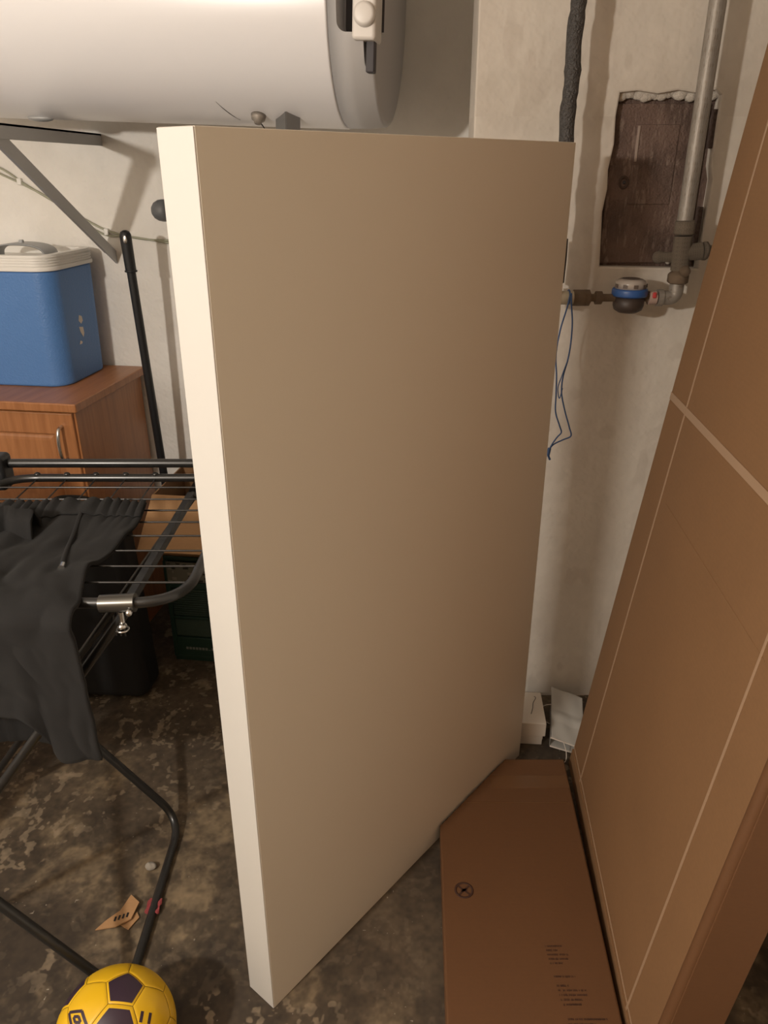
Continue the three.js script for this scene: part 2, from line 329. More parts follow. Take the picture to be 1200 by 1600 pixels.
// ---------------------------------------------------------------- water heater on its brackets
const BO = { x: -0.075, y: 1.842, z: -2.11, R: 0.262, yaw: R(9), tilt: R(-2.0) };
{
  const t = thing('water_heater', 'large white horizontal water heater hung on the wall at the top', 'water heater', [BO.x, BO.y, BO.z], -BO.yaw);
  // local x runs along the axis to the right; origin at the seam of the end cap
  const along = (g) => g.rotateZ(-Math.PI / 2);       // lathe y axis -> +x
  const tl = (g) => g.rotateZ(BO.tilt);
  const Rr = BO.R, L = 1.15;
  part('tank', tl(along(lathe([[0, -L], [Rr - 0.04, -L], [Rr - 0.012, -L + 0.015], [Rr, -L + 0.05], [Rr, -0.006], [Rr - 0.003, 0], [0, 0]], 96))), M.enamel, t);
  const cap = along(lathe([[0, 0.0005], [Rr - 0.0015, 0.0005], [Rr - 0.003, 0.05], [Rr - 0.007, 0.087], [Rr - 0.011, 0.092], [Rr - 0.018, 0.094], [0.10, 0.106], [0, 0.107]], 96));
  const ev = new Evaluator(); ev.useGroups = false; ev.attributes = ['position', 'normal', 'uv'];
  let b = new Brush(mergeVertices(cap)); b.updateMatrixWorld();
  const cut = (g) => { const q = new Brush(g); q.updateMatrixWorld(); b = ev.evaluate(b, q, SUBTRACTION); };
  cut(rbox(0.105, 0.40, 0.12, 0.018, 0.071, 0.112, Rr - 0.045)); cut(rbox(0.05, 0.10, 0.05, 0.008, 0.098, -0.115, Rr - 0.03));
  part('end_cap', tl(b.geometry), M.capGrey, t);
  const box1 = part('control_panel', tl(rbox(0.050, 0.36, 0.085, 0.008, 0.076, 0.077, Rr - 0.052, 4)), M.plasticWhite, t);
  part('knob', tl(lathe([[0, 0.022], [0.022, 0.022], [0.029, 0.018], [0.032, 0.008], [0.032, 0], [0, 0]], 40).scale(0.72, 0.8, 0.72).rotateX(Math.PI / 2).translate(0.078, -0.058, Rr - 0.011)), M.plasticWhite, box1);
  part('slot_dark_insert', tl(merge([rbox(0.085, 0.38, 0.004, 0.001, 0.062, 0.112, Rr - 0.098), rbox(0.018, 0.075, 0.03, 0.003, 0.087, -0.122, Rr - 0.048)])), M.darkSlot, t);  // dark inserts that set the colour inside the cap recesses
  // the small fittings underneath
  const under = (a, x) => [x, -Math.cos(a) * Rr, Math.sin(a) * Rr];
  const bolt = lathe([[0, 0.02], [0.008, 0.02], [0.011, 0.012], [0.016, 0.010], [0.018, 0], [0, 0]], 18).rotateX(Math.PI - 0.45);
  const [bx, by, bz] = under(0.40, -0.200);
  part('bolt', tl(bolt.translate(bx, by, bz)), M.galvanised, t);
  part('wire', tl(sweep(spline([[bx, by - 0.01, bz + 0.004], [bx + 0.012, by - 0.03, bz - 0.01], [bx + 0.008, by - 0.05, bz - 0.03]], 12), 0.0015, 6)), M.blackPlastic, t);
  const [fx, fy, fz] = under(0.42, -0.115);
  part('foot_bracket', tl(mergeGeometries([box(0.036, 0.05, 0.004, fx, fy - 0.01, fz), box(0.004, 0.05, 0.05, fx - 0.018, fy - 0.01, fz - 0.025), box(0.036, 0.004, 0.03, fx, fy + 0.014, fz - 0.01)]).translate(-fx, -fy, -fz).rotateY(0.75).translate(fx, fy + 0.004, fz)), mat(lin(0.17, 0.165, 0.16), 0.5, { metalness: 0.3 }), t);
  const [ox, oy, oz] = under(0.12, -0.80);
  part('drain_plug', tl(new THREE.SphereGeometry(0.035, 20, 12).scale(1, 0.25, 0.6).translate(ox, oy, oz)), M.steel, t);
  // crack in the enamel running round the tank
  const crack = []; for (let i = 0; i <= 12; i++) { const a = 0.28 + i * 0.026; crack.push(V(...under(a, -0.255 - 0.0028 * i))); }
  part('crack', tl(sweep(crack, (u) => 0.0003 + 0.0009 * Math.sin(Math.PI * u), 6)), M.darkSlot, t);
}
{
  const n = [Math.sin(YAW) * -1, Math.cos(YAW)];
  const t = thing('heater_bracket', 'grey steel wall bracket with diagonal strut under the water heater', 'bracket', [-0.868, 0, wallZ(-0.868)], 0.0);
  part('arm', [box(0.045, 0.005, 0.76, 0, 1.583, 0.38), box(0.005, 0.032, 0.76, 0.02, 1.569, 0.38)], M.steel, t);
  const st = (w, h, dx, dy) => { const len = Math.hypot(0.70, 0.335); return box(w, h, len, dx, dy, len / 2).rotateX(-Math.atan2(0.335, 0.70)).translate(0, 1.232, 0.0); };
  part('strut', [st(0.038, 0.005, 0, 0.016), st(0.005, 0.036, 0.018, 0)], M.steel, t);
}

// ---------------------------------------------------------------- cabinet and cooler on the left
const CAB = [-0.806, 0, -2.532], CYAW = R(8.6);
{
  const t = thing('wooden_cabinet', 'orange brown wooden cabinet with raised panel doors below the cooler', 'cabinet', CAB, -CYAW);
  // local: back right corner at the origin, x to the left is negative, z towards the room
  const W = 0.80, D = 0.455, H = 0.89;
  part('worktop', metric(rbox(W + 0.02, 0.026, D, 0.004, -W / 2, H - 0.013, D / 2)), M.wood, t);
  part('side_panel', metric(rbox(0.018, H - 0.03, D - 0.03, 0.002, -0.019, (H - 0.03) / 2, (D - 0.03) / 2 + 0.002), 1), M.wood, t);
  part('side_panel', metric(rbox(0.018, H - 0.03, D - 0.03, 0.002, -W + 0.009, (H - 0.03) / 2, (D - 0.03) / 2 + 0.002), 1), M.wood, t);
  part('back_panel', metric(box(W - 0.04, H - 0.04, 0.006, -W / 2, (H - 0.03) / 2, 0.006)), M.wood, t);
  part('bottom_panel', metric(box(W - 0.06, 0.018, D - 0.05, -W / 2, 0.09, D / 2 - 0.02)), M.wood, t);
  part('plinth', metric(box(W - 0.06, 0.08, 0.016, -W / 2, 0.04, D - 0.08)), M.wood, t);
  for (const k of [0, 1]) {
    const w = 0.377, h = 0.755, x = -0.020 - w / 2 - k * (w + 0.004), y = 0.098 + h / 2;
    const o = new THREE.Shape([[-w / 2, -h / 2], [w / 2, -h / 2], [w / 2, h / 2], [-w / 2, h / 2]].map((p) => new THREE.Vector2(...p)));
    const wi = w / 2 - 0.058, hi = h / 2 - 0.058;
    o.holes.push(new THREE.Path([[-wi, -hi], [-wi, hi], [wi, hi], [wi, -hi]].map((p) => new THREE.Vector2(...p))));
    const fr = new THREE.ExtrudeGeometry(o, { depth: 0.012, bevelEnabled: true, bevelSize: 0.004, bevelThickness: 0.005, bevelSegments: 3 });
    const d = part('door', metric(fr.translate(x, y, D - 0.034)), M.wood, t);
    const rp = new THREE.Shape([[-wi + 0.012, -hi + 0.012], [wi - 0.012, -hi + 0.012], [wi - 0.012, hi - 0.012], [-wi + 0.012, hi - 0.012]].map((p) => new THREE.Vector2(...p)));
    part('raised_panel', metric(new THREE.ExtrudeGeometry(rp, { depth: 0.001, bevelEnabled: true, bevelSize: 0.02, bevelThickness: 0.010, bevelSegments: 4, bevelOffset: -0.012 }).translate(x, y, D - 0.032)), M.wood, d);
    const hx = x + (k ? -1 : 1) * (w / 2 - 0.032), hy = y + h / 2 - 0.085;
    part('handle', sweep(spline([[hx, hy + 0.05, D - 0.016], [hx, hy + 0.045, D + 0.004], [hx, hy, D + 0.014], [hx, hy - 0.045, D + 0.004], [hx, hy - 0.05, D - 0.016]], 20), 0.005, 10), M.chrome, d);
  }
}
{
  const t = thing('cooler_box', 'blue cooler box with white ribbed lid standing on the wooden cabinet', 'cooler', [CAB[0] - 0.100, 0.89, CAB[2] + 0.0], -R(8));
  const W = 0.42, D = 0.285, H = 0.335, r = 0.058;
  const outline = (w, d, rr) => { const s = new THREE.Shape(), x = w / 2, y = d / 2; s.moveTo(-x + rr, -y); s.lineTo(x - rr, -y); s.absarc(x - rr, -y + rr, rr, -Math.PI / 2, 0); s.lineTo(x, y - rr); s.absarc(x - rr, y - rr, rr, 0, Math.PI / 2); s.lineTo(-x + rr, y); s.absarc(-x + rr, y - rr, rr, Math.PI / 2, Math.PI); s.lineTo(-x, -y + rr); s.absarc(-x + rr, -y + rr, rr, Math.PI, Math.PI * 1.5); return s; };
  const slab = (w, d, rr, y0, h, bv, hole) => { const s = outline(w, d, rr); if (hole) s.holes.push(outline(w - hole, d - hole, rr * 0.7)); return new THREE.ExtrudeGeometry(s, { depth: h - 2 * bv, bevelEnabled: bv > 0, bevelSize: bv, bevelThickness: bv, bevelOffset: -bv, bevelSegments: 3, curveSegments: 10 }).rotateX(-Math.PI / 2).translate(-W / 2, y0 + bv, D / 2); };
  const body = slab(W, D, r, 0, H, 0.008), p = body.attributes.position;
  for (let i = 0; i < p.count; i++) { const k = 0.965 + 0.035 * p.getY(i) / H; p.setX(i, -W / 2 + (p.getX(i) + W / 2) * k); p.setZ(i, D / 2 + (p.getZ(i) - D / 2) * k); }
  body.computeVertexNormals();
  part('cooler_body', body, M.cooler, t);
  const lid = part('lid', [slab(W + 0.012, D + 0.012, r, H, 0.012, 0.003), slab(W + 0.004, D + 0.004, r, H + 0.010, 0.034, 0.003, 0.05), slab(W - 0.04, D - 0.04, r * 0.7, H + 0.012, 0.012, 0.002)], M.coolerLid, t);
  for (let k = 0; k < 4; k++) part('rib', slab(W + 0.0085, D + 0.0085, r, H + 0.014 + k * 0.0072, 0.0042, 0.0015, 0.012), M.coolerLid, lid);
  // folded grey carrying handle across the lid
  part('handle', sheet((u, v) => { const a = Math.PI * u; return V(-W / 2 + 0.045 - 0.085 * Math.cos(a) + 0.02, H + 0.026 + 0.036 * Math.pow(Math.sin(a), 0.55), D * (0.42 + 0.26 * v)); }, 24, 4, 0.005), M.lidGrey, t);
  part('handle_button', rbox(0.012, 0.014, 0.012, 0.003, -W / 2 + 0.065, H + 0.068, D * 0.55), M.lidGrey, t);
  // sticker remains on the right end
  const marks = [[[0.0, 0.012], [0.010, 0.016], [0.014, 0.004], [0.006, -0.004], [-0.002, 0.002]], [[0.001, -0.012], [0.016, -0.009], [0.014, -0.02], [0.005, -0.034], [0.0, -0.026]], [[0.012, -0.043], [0.019, -0.039], [0.024, -0.047], [0.014, -0.047]]];
  part('sticker_scraps', marks.map((m) => prism(m.map(([x, y]) => [-x * 1.5, y * 1.35]), 0.0006)).map((g) => g.rotateY(Math.PI / 2).translate(-0.0034, 0.172, 0.138)), M.whiteCard, t);
}

// ---------------------------------------------------------------- broom handle
{
  const t = thing('broom_stick', 'long black broom stick standing upright right of the wooden cabinet', 'broom', [-0.735, 0, -2.445]);
  const top = [-0.006, 1.327, 0.115];
  part('pole', cyl([0, 0.0, 0], top, 0.0130, 0.0130, 18), M.blackPlastic, t);
  const d = V(...top).normalize(), e = (k) => V(...top).addScaledVector(d, k).toArray();
  part('grip', [cyl(e(-0.11), e(-0.012), 0.0155, 0.0165, 20), new THREE.SphereGeometry(0.0165, 18, 12).translate(...e(-0.012)), new THREE.TorusGeometry(0.0155, 0.003, 8, 20).rotateX(Math.PI / 2).translate(...e(-0.11))], M.blackPlastic, t);
  part('grip_hole', new THREE.SphereGeometry(0.006, 10, 8).scale(1, 2, 0.4).translate(...e(-0.02)).translate(0.002, 0, 0.0155), M.chrome, t);
}

// ---------------------------------------------------------------- cable and pipe end on the left wall
{
  const t = thing('wall_cable', 'thin greenish twin cable clipped along the white wall above the cooler', 'cable');
  const P = [[-1.30, 1.53], [-1.18, 1.484], [-1.12, 1.45], [-1.03, 1.40], [-0.94, 1.345], [-0.875, 1.312], [-0.80, 1.298], [-0.72, 1.288], [-0.6, 1.283], [-0.45, 1.282]];
  const at = (k, dy, dz) => sweep(spline(P.map(([x, y], i) => [x, y + dy + k * 0.004 * Math.sin(i * 1.7), wallZ(x) + dz]), 60), 0.0032, 8);
  part('strand', at(1, 0.002, 0.006), M.cable, t); part('strand', at(-1.6, -0.005, 0.008), M.cable, t);
  for (const [x, y] of [[-1.128, 1.454], [-0.868, 1.310], [-0.60, 1.283]]) part('clip', rbox(0.014, 0.02, 0.016, 0.003, x, y, wallZ(x) + 0.006), M.coolerLid, t);
  const u = thing('pipe_end', 'dark grey rounded pipe end sticking out beside the white board', 'pipe');
  const X = -0.655, Y = 1.378, Z = wallZ(X) + 0.09;
  part('end_cap', lathe([[0, 0.034], [0.012, 0.031], [0.022, 0.024], [0.029, 0.012], [0.031, 0], [0.031, -0.02], [0, -0.02]], 28).rotateZ(Math.PI / 2).translate(X, Y, Z), mat(lin(0.13, 0.135, 0.14), 0.5), u);
  part('tube', bar([[X + 0.015, Y, Z], [X + 0.22, Y, Z + 0.02], [X + 0.22, Y, wallZ(X + 0.22) - 0.01]], 0.029, 0.05, 20), mat(lin(0.11, 0.115, 0.12), 0.5), u);
}

// ---------------------------------------------------------------- pipes, hatch and water meter on the right wall
{
  const t = thing('wrapped_pipe', 'black tape-wrapped vertical pipe on the wall behind the white board', 'pipe');
  const C = []; for (let i = 0; i <= 90; i++) { const y = HIGH - i * (HIGH - 1.20) / 90; C.push(V(0.393 + 0.0015 * Math.sin(i * 0.6), y, -1.842)); }
  part('wrapping', sweep(C, (u) => 0.0165 + 0.0012 * Math.sin(u * 260) * Math.sin(u * 71) + 0.0008 * Math.sin(u * 97), 18), M.wrap, t);
  part('cloth_end', sweep([V(0.398, 1.347, -1.85), V(0.399, 1.302, -1.85), V(0.398, 1.252, -1.85)], 0.0215, 14), M.wrap, t);
}
{
  const t = thing('rusty_hatch', 'dark rusty metal hatch door set in a rough plaster niche', 'hatch');
  part('frame', metric(box(0.262, 0.40, 0.004, 0.636, 1.462, BACK - 0.034)), M.rust, t);
  const d = part('door', metric(rbox(0.215, 0.345, 0.006, 0.002, 0.632, 1.455, BACK - 0.026)), M.rust, t);
  part('embossed_panel', metric(rbox(0.10, 0.17, 0.006, 0.0025, 0.627, 1.50, BACK - 0.0235)), M.rust, d);
  part('painted_glint', rbox(0.006, 0.075, 0.003, 0.0012, 0.583, 1.545, BACK - 0.0195), mat(lin(0.32, 0.25, 0.21), 0.6), d);  // painted highlight: reflection along the embossed edge put into the colour
  part('keyhole_ring', new THREE.TorusGeometry(0.0095, 0.0025, 8, 24).scale(1, 1.25, 1).translate(0.563, 1.463, BACK - 0.022), mat(lin(0.07, 0.045, 0.035), 0.5, { metalness: 0.4 }), t);
  part('keyhole', new THREE.SphereGeometry(0.004, 10, 8).translate(0.564, 1.463, BACK - 0.022), M.darkSlot, t);
  for (const y of [1.575, 1.37]) part('hinge', cyl([0.748, y - 0.04, BACK - 0.012], [0.748, y + 0.04, BACK - 0.012], 0.007), M.rust, t);
  // crumbled mortar under the upper edge and along the bottom
  const lump = []; for (let i = 0; i < 26; i++) { const x = 0.525 + i * 0.0088, s = 0.007 + rnd() * 0.008; lump.push(new THREE.IcosahedronGeometry(s, 1).scale(1.3, 0.9 + rnd() * 0.7, 0.7).rotateZ(rnd() * 3).translate(x, 1.645 + rnd() * 0.006, BACK - 0.022)); }
  for (let i = 0; i < 8; i++) lump.push(new THREE.IcosahedronGeometry(0.004 + rnd() * 0.006, 1).translate(0.67 + rnd() * 0.08, 1.285 + rnd() * 0.02, BACK - 0.018));
  part('crumbled_mortar', merge(lump), M.plasterOld, t);
}
{
  const z = -1.875, y = 1.213, t = thing('water_pipe', 'grey galvanised water pipe coming down in front of the rusty hatch', 'pipe', [-0.008, 0.003, 0.022]);
  part('riser', cyl([0.688, 1.365, z], [0.688, HIGH, z], 0.0175, 0.0175, 24), M.galvanised, t);
  part('coupling', lathe([[0, 0], [0.018, 0], [0.0225, 0.004], [0.0225, 0.028], [0.0185, 0.032], [0, 0.032]], 24).translate(0.690, 1.352, z), M.corroded, t);
  part('tee', [cyl([0.692, 1.275, z], [0.690, 1.35, z], 0.0195, 0.0205, 20), cyl([0.694, 1.313, z], [0.735, 1.318, z + 0.004], 0.0165, 0.02, 20), new THREE.SphereGeometry(0.021, 18, 12).translate(0.693, 1.31, z)], M.corroded, t);
  part('plug', lathe([[0, 0], [0.019, 0], [0.0205, 0.004], [0.0205, 0.012], [0.013, 0.013], [0.012, 0.026], [0, 0.026]], 8).rotateZ(-Math.PI / 2).translate(0.735, 1.318, z + 0.004), M.corroded, t);
  part('stub', [cyl([0.645, 1.302, z - 0.02], [0.69, 1.304, z - 0.006], 0.011, 0.012), new THREE.IcosahedronGeometry(0.015, 1).translate(0.648, 1.302, z - 0.022)], M.corroded, t);
  part('valve', [lathe([[0, 0], [0.019, 0], [0.024, 0.004], [0.024, 0.02], [0.02, 0.025], [0.016, 0.028], [0.016, 0.04], [0, 0.04]], 6).translate(0.692, 1.245, z), new THREE.SphereGeometry(0.013, 14, 10).scale(1, 1, 1.3).translate(0.698, 1.275, z + 0.018)], M.brass, t);
  part('elbow', [bar([[0.692, 1.252, z], [0.692, y, z], [0.658, y, z]], 0.0165, 0.028, 18), cyl([0.662, y, z], [0.650, y, z], 0.0195)], M.galvanised, t);
  part('nipple', cyl([0.652, y, z], [0.618, y, z], 0.009), M.brass, t);
  part('seal_tape', [cyl([0.647, y, z], [0.629, y, z], 0.0155), box(0.004, 0.014, 0.004, 0.636, y + 0.007, z + 0.0145)], mat(lin(0.42, 0.30, 0.25), 0.7), t, 'pale tape seal');
  part('red_seal', rbox(0.0085, 0.013, 0.006, 0.002, 0.638, y + 0.008, z + 0.0155), M.red, t, 'red seal');
  const hexNut = (x0, x1, r) => new THREE.CylinderGeometry(r, r, Math.abs(x1 - x0), 6).rotateZ(Math.PI / 2).rotateX(0.4).translate((x0 + x1) / 2, y, z);
  part('hex_union', [hexNut(0.452, 0.491, 0.0185), new THREE.SphereGeometry(0.0195, 20, 12).scale(1.05, 0.95, 0.95).translate(0.472, y, z)], M.brass, t);
  part('hex_nut', [hexNut(0.504, 0.52, 0.015), cyl([0.49, y, z], [0.55, y, z], 0.009)], M.brass, t);
  part('horizontal_pipe', bar([[0.403, 1.24, -1.882], [0.403, y, z], [0.455, y, z]], 0.0155, 0.02, 18), M.cream, t);
  const mt = thing('water_meter', 'small round water meter with a blue ring on the horizontal pipe', 'water meter', [0.576, 0.003, z + 0.022]);
  part('meter_body', lathe([[0, 1.180], [0.022, 1.180], [0.032, 1.186], [0.0355, 1.196], [0.0355, 1.222], [0, 1.222]], 36), mat(lin(0.05, 0.035, 0.028), 0.5), mt);
  part('blue_ring', lathe([[0.03, 1.217], [0.0395, 1.217], [0.041, 1.221], [0.041, 1.231], [0.039, 1.235], [0.03, 1.235]], 40), M.blueRing, mt);
  part('register', lathe([[0, 1.257], [0.024, 1.257], [0.033, 1.253], [0.036, 1.246], [0.0365, 1.23], [0, 1.23]], 36), mat(lin(0.40, 0.35, 0.31), 0.25, { clearcoat: 0.7 }), mt);
  const marks = []; for (let i = 0; i < 9; i++) { const a = 0.2 + i * 0.33; marks.push(box(0.010, 0.008, 0.001, 0, 0, 0.037).rotateY(Math.PI / 2 - a).translate(0, 1.242, 0)); }
  part('dial_marks', [...marks.filter((_, i) => i % 2 === 0), lathe([[0, 0.0004], [0.021, 0.0004], [0.021, 0], [0, 0]], 24).translate(0, 1.2572, 0)], mat(lin(0.12, 0.09, 0.075), 0.5), mt);
}
{
  const t = thing('hanging_wires', 'loose pair of thin blue wires hanging below the horizontal pipe', 'wires', [-0.006, 0.004, 0.022]);
  const z = -1.853;
  const a = [[0.440, 1.226, z + 0.002], [0.443, 1.20, z], [0.450, 1.16, z - 0.004], [0.452, 1.11, z - 0.006], [0.449, 1.07, z - 0.006], [0.440, 1.03, z], [0.440, 0.99, z], [0.452, 0.945, z], [0.468, 0.90, z], [0.474, 0.878, z], [0.455, 0.868, z], [0.433, 0.856, z], [0.424, 0.845, z]];
  const b = [[0.438, 1.226, z + 0.002], [0.434, 1.195, z], [0.424, 1.14, z - 0.006], [0.419, 1.08, z - 0.006], [0.424, 1.03, z], [0.427, 0.985, z], [0.430, 0.94, z], [0.443, 0.905, z], [0.449, 0.887, z], [0.440, 0.875, z], [0.428, 0.856, z + 0.002], [0.423, 0.842, z + 0.002]];
  part('wire', sweep(spline(a, 70), 0.0019, 7), M.wireBlue, t); part('wire', sweep(spline(b, 70), 0.0019, 7), M.wireBlue, t);
  part('loop', sweep(spline([[0.446, 1.065, z], [0.436, 1.03, z + 0.002], [0.430, 1.00, z], [0.436, 0.975, z], [0.442, 1.0, z - 0.002]], 30), 0.0013, 6), M.wireBlue, t);
  part('wire_joint', [cyl([0.4235, 0.846, z], [0.421, 0.828, z], 0.0045), cyl([0.421, 0.828, z], [0.427, 0.815, z], 0.0028)], M.wireBlue, t);
  part('wire_tie', new THREE.TorusGeometry(0.0165, 0.002, 8, 24).rotateY(Math.PI / 2).translate(0.4395, 1.213, -1.875), M.wireBlue, t);
}

// ---------------------------------------------------------------- small things in the far corner
{
  const lower = thing('white_carton', 'small flat white carton on the floor under another behind the board', 'box', [0.397, 0, -1.782], R(-4));
  part('carton_body', rbox(0.11, 0.030, 0.125, 0.002, 0, 0.015, 0), M.whiteCard, lower);
  part('lid_flap', rbox(0.112, 0.012, 0.126, 0.002, 0, 0.0245, 0), M.whiteCard, lower);
  const upper = thing('white_carton', 'white carton with a dark scribble lying on top of the flat one', 'box', [0.401, 0.031, -1.788], R(-4));
  part('carton_body', rbox(0.118, 0.045, 0.142, 0.0025, 0, 0.0225, 0), M.whiteCard, upper);
  part('scribble', sweep(spline([[0.020, 0.0455, 0.03], [0.027, 0.0455, 0.005], [0.031, 0.0455, -0.02], [0.041, 0.0455, -0.045], [0.037, 0.0455, -0.05]], 20), 0.0009, 5), M.blackPlastic, upper);
  const tr = thing('plastic_tray', 'crumpled translucent plastic packaging tray beside the leaning carton', 'packaging', [0.456, 0, -1.705]);
  const bend = (u, v, k) => 0.003 * Math.sin(u * 9 + k) * Math.sin(v * 7 + k);
  part('lower_shell', sheet((u, v) => V(0.012 + 0.085 * u + 0.03 * v, 0.004 + bend(u, v, 1) * 0.3 + 0.003, -0.001 + 0.0 * u + (0.045 - 0.0) * u * 0.9 - 0.15 * v), 14, 14, 0.0016), M.clear, tr);
  part('upper_shell', sheet((u, v) => V(0.014 + 0.085 * u + 0.035 * v, 0.036 + 0.030 * v - 0.01 * u + bend(u, v, 2) + (Math.abs(v - 0.45) < 0.05 ? 0.004 : 0), 0.0 + 0.04 * u - 0.19 * v), 18, 22, 0.002), M.clear, tr);
  for (const [q, h] of [[0, 0.006], [1, 0.036]]) part('rim', sweep([V(0.012, h, 0.001), V(0.055, h - q * 0.004, 0.021), V(0.099, h - q * 0.01, 0.041)], 0.0022, 8), M.whiteCard, tr);
  part('side_wall', sheet((u, v) => V(0.012 + 0.004 * u + 0.03 * u, 0.005 + 0.031 * v + 0.028 * u * v, 0.0 - 0.16 * u), 12, 4, 0.0015), M.clear, tr);
  const w = thing('packing_string', 'thin white string looped on the floor between white cartons and tray', 'string');
  part('cord_loop', sweep(spline([[0.47, 0.003, -1.86], [0.476, 0.03, -1.85], [0.50, 0.05, -1.83], [0.522, 0.045, -1.81], [0.53, 0.02, -1.80], [0.52, 0.003, -1.79], [0.49, 0.003, -1.80], [0.47, 0.003, -1.82]], 50), 0.0014, 6), M.whiteCard, w);
  part('cord_end', sweep(spline([[0.478, 0.003, -1.652], [0.488, 0.003, -1.640], [0.499, 0.006, -1.643], [0.504, 0.02, -1.662], [0.500, 0.036, -1.685]], 30), 0.0013, 6), M.whiteCard, w);
}

// ---------------------------------------------------------------- crate and open cardboard box behind the drying rack
{
  const t = thing('green_crate', 'dark green printed plastic crate on the floor carrying an open cardboard box', 'crate', [-0.693, 0, -2.13], -R(7));
  const W = 0.34, H = 0.388, D = 0.27;
  part('crate_body', rbox(W - 0.01, H - 0.012, D - 0.01, 0.004, W / 2, H / 2, -D / 2 - 0.003), M.crate, t);
  part('rim', rbox(W, 0.016, D, 0.004, W / 2, H - 0.008, -D / 2), M.crate, t);
  part('base', rbox(W, 0.02, D, 0.004, W / 2, 0.01, -D / 2), M.crate, t);
  for (const x of [0.006, W / 2 - 0.02, W - 0.006]) part('corner_post', rbox(0.014, H - 0.03, 0.012, 0.003, x, H / 2, -0.003), M.crate, t);
  part('front_rail', rbox(W, 0.07, 0.008, 0.002, W / 2, 0.055, -0.003), M.crate, t);
  part('front_rail', rbox(W, 0.022, 0.008, 0.002, W / 2, 0.286, -0.003), M.crate, t);
  part('front_rail', rbox(W, 0.008, 0.006, 0.002, W / 2, 0.165, -0.003), M.crate, t);
  for (let c = 0; c < 2; c++) for (let k = 0; k < 2; k++) for (let i = 0; i < 12; i++) {
    const w = c ? 0.16 : 0.128; part('rib', rbox(w, 0.0055, 0.004, 0.0012, c ? 0.237 : 0.078, (k ? 0.176 : 0.098) + i * (k ? 0.0082 : 0.0052), -0.005, 1), M.crateRib, t);
  }
  const label = canvas(512, 128, (g, w, h) => {
    g.fillStyle = '#6c6a60'; g.fillRect(0, 0, w, h); seed = 99;
    for (let i = 0; i < 46; i++) { g.fillStyle = rnd() < 0.6 ? '#23261f' : '#8a877a'; const x = rnd() * w, y = rnd() * h; g.fillRect(x, y, 6 + rnd() * 22, 4 + rnd() * 16); }
    g.fillStyle = '#2a2b26'; for (let i = 0; i < 9; i++) { g.beginPath(); g.ellipse(rnd() * w, h * 0.75 + rnd() * 18, 20 + rnd() * 22, 7, -0.3, 0, 7); g.fill(); }
  });
  const pl = new THREE.PlaneGeometry(W - 0.02, 0.07); part('printed_label', [pl.translate(W / 2, 0.337, 0.0045)], new THREE.MeshPhysicalMaterial({ map: label, roughness: 0.6 }), t);
  const bars = []; for (let i = 0; i < 12; i++) if (i !== 7) { bars.push(box(0.008, 0.009, 0.0012, 0.046 + i * 0.0108, 0.05, 0.0012)); if (i % 2) bars.push(box(0.0045, 0.004, 0.0016, 0.046 + i * 0.0108, 0.05, 0.0013)); } else bars.push(box(0.008, 0.002, 0.0012, 0.046 + i * 0.0108, 0.0465, 0.0012));
  part('lettering', merge(bars), mat(lin(0.20, 0.21, 0.19), 0.5), t);

  const b = thing('open_carton', 'open tan cardboard box with front flap folded out on green crate', 'box', [-0.70, H, -2.135], -R(7));
  const w = 0.33, h = 0.205, d = 0.25, th = 0.004;
  part('side', metric(box(th, h, d, th / 2, h / 2, -d / 2)), M.kraft, b); part('side', metric(box(th, h, d, w - th / 2, h / 2, -d / 2)), M.kraft, b);
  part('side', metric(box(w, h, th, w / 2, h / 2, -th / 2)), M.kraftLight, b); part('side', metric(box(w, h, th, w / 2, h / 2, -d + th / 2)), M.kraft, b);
  part('bottom', metric(box(w, th, d, w / 2, th / 2, -d / 2)), M.kraft, b);
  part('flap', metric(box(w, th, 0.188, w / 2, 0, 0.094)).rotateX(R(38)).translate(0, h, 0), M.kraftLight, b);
  part('flap', metric(prism([[0, 0], [0.10, 0.012], [0.16, 0.085], [0.04, 0.10]], th)).rotateX(R(-20)).translate(w - 0.25, h, -d + 0.002), M.kraftDark, b);
  const k = thing('dark_carton_fill', 'dark rag standing for the shade inside the open cardboard box', 'infill', [-0.53, H + 0.006, -2.24], -R(7));  // dark sheet that puts the shaded inside of the box into colour
  part('folds', sheet((u, v) => V(-0.15 + 0.30 * u, 0.15 + 0.025 * Math.sin(u * 7) * Math.cos(v * 6) - 0.10 * Math.pow(Math.abs(u - 0.5) * 2, 6), 0.095 - 0.19 * v), 24, 16, 0.02), M.cloth, k);
}

{
  const t = thing('added_bag', 'black soft bag added between cabinet and green crate to darken that area', 'bag', [-0.89, 0, -1.985], -R(6));  // added to cover the near-black area behind the rack
  const g = new RoundedBoxGeometry(0.34, 0.60, 0.13, 10, 0.035).translate(0, 0.30, 0), p = g.attributes.position;
  for (let i = 0; i < p.count; i++) { const y = p.getY(i) / 0.6, k = 1 - 0.25 * y * y; p.setZ(i, p.getZ(i) * k + 0.008 * Math.sin(p.getX(i) * 30 + y * 9)); p.setX(i, p.getX(i) * (1 - 0.03 * y) + 0.004 * Math.sin(y * 17)); }
  g.computeVertexNormals(); part('bag_body', g, M.cloth, t);
  for (let k = 0; k < 3; k++) part('stripe', rbox(0.005, 0.10, 0.002, 0.0008, 0.112 + k * 0.014, 0.29, 0.0665), mat(lin(0.10, 0.10, 0.095), 0.6), t);
  for (const z of [-0.03, 0.03]) part('handle', sweep(spline([[-0.07, 0.59, z], [-0.06, 0.625, z], [0, 0.635, z * 1.2], [0.06, 0.625, z], [0.07, 0.59, z]], 24), 0.006, 8), M.cloth, t);
}

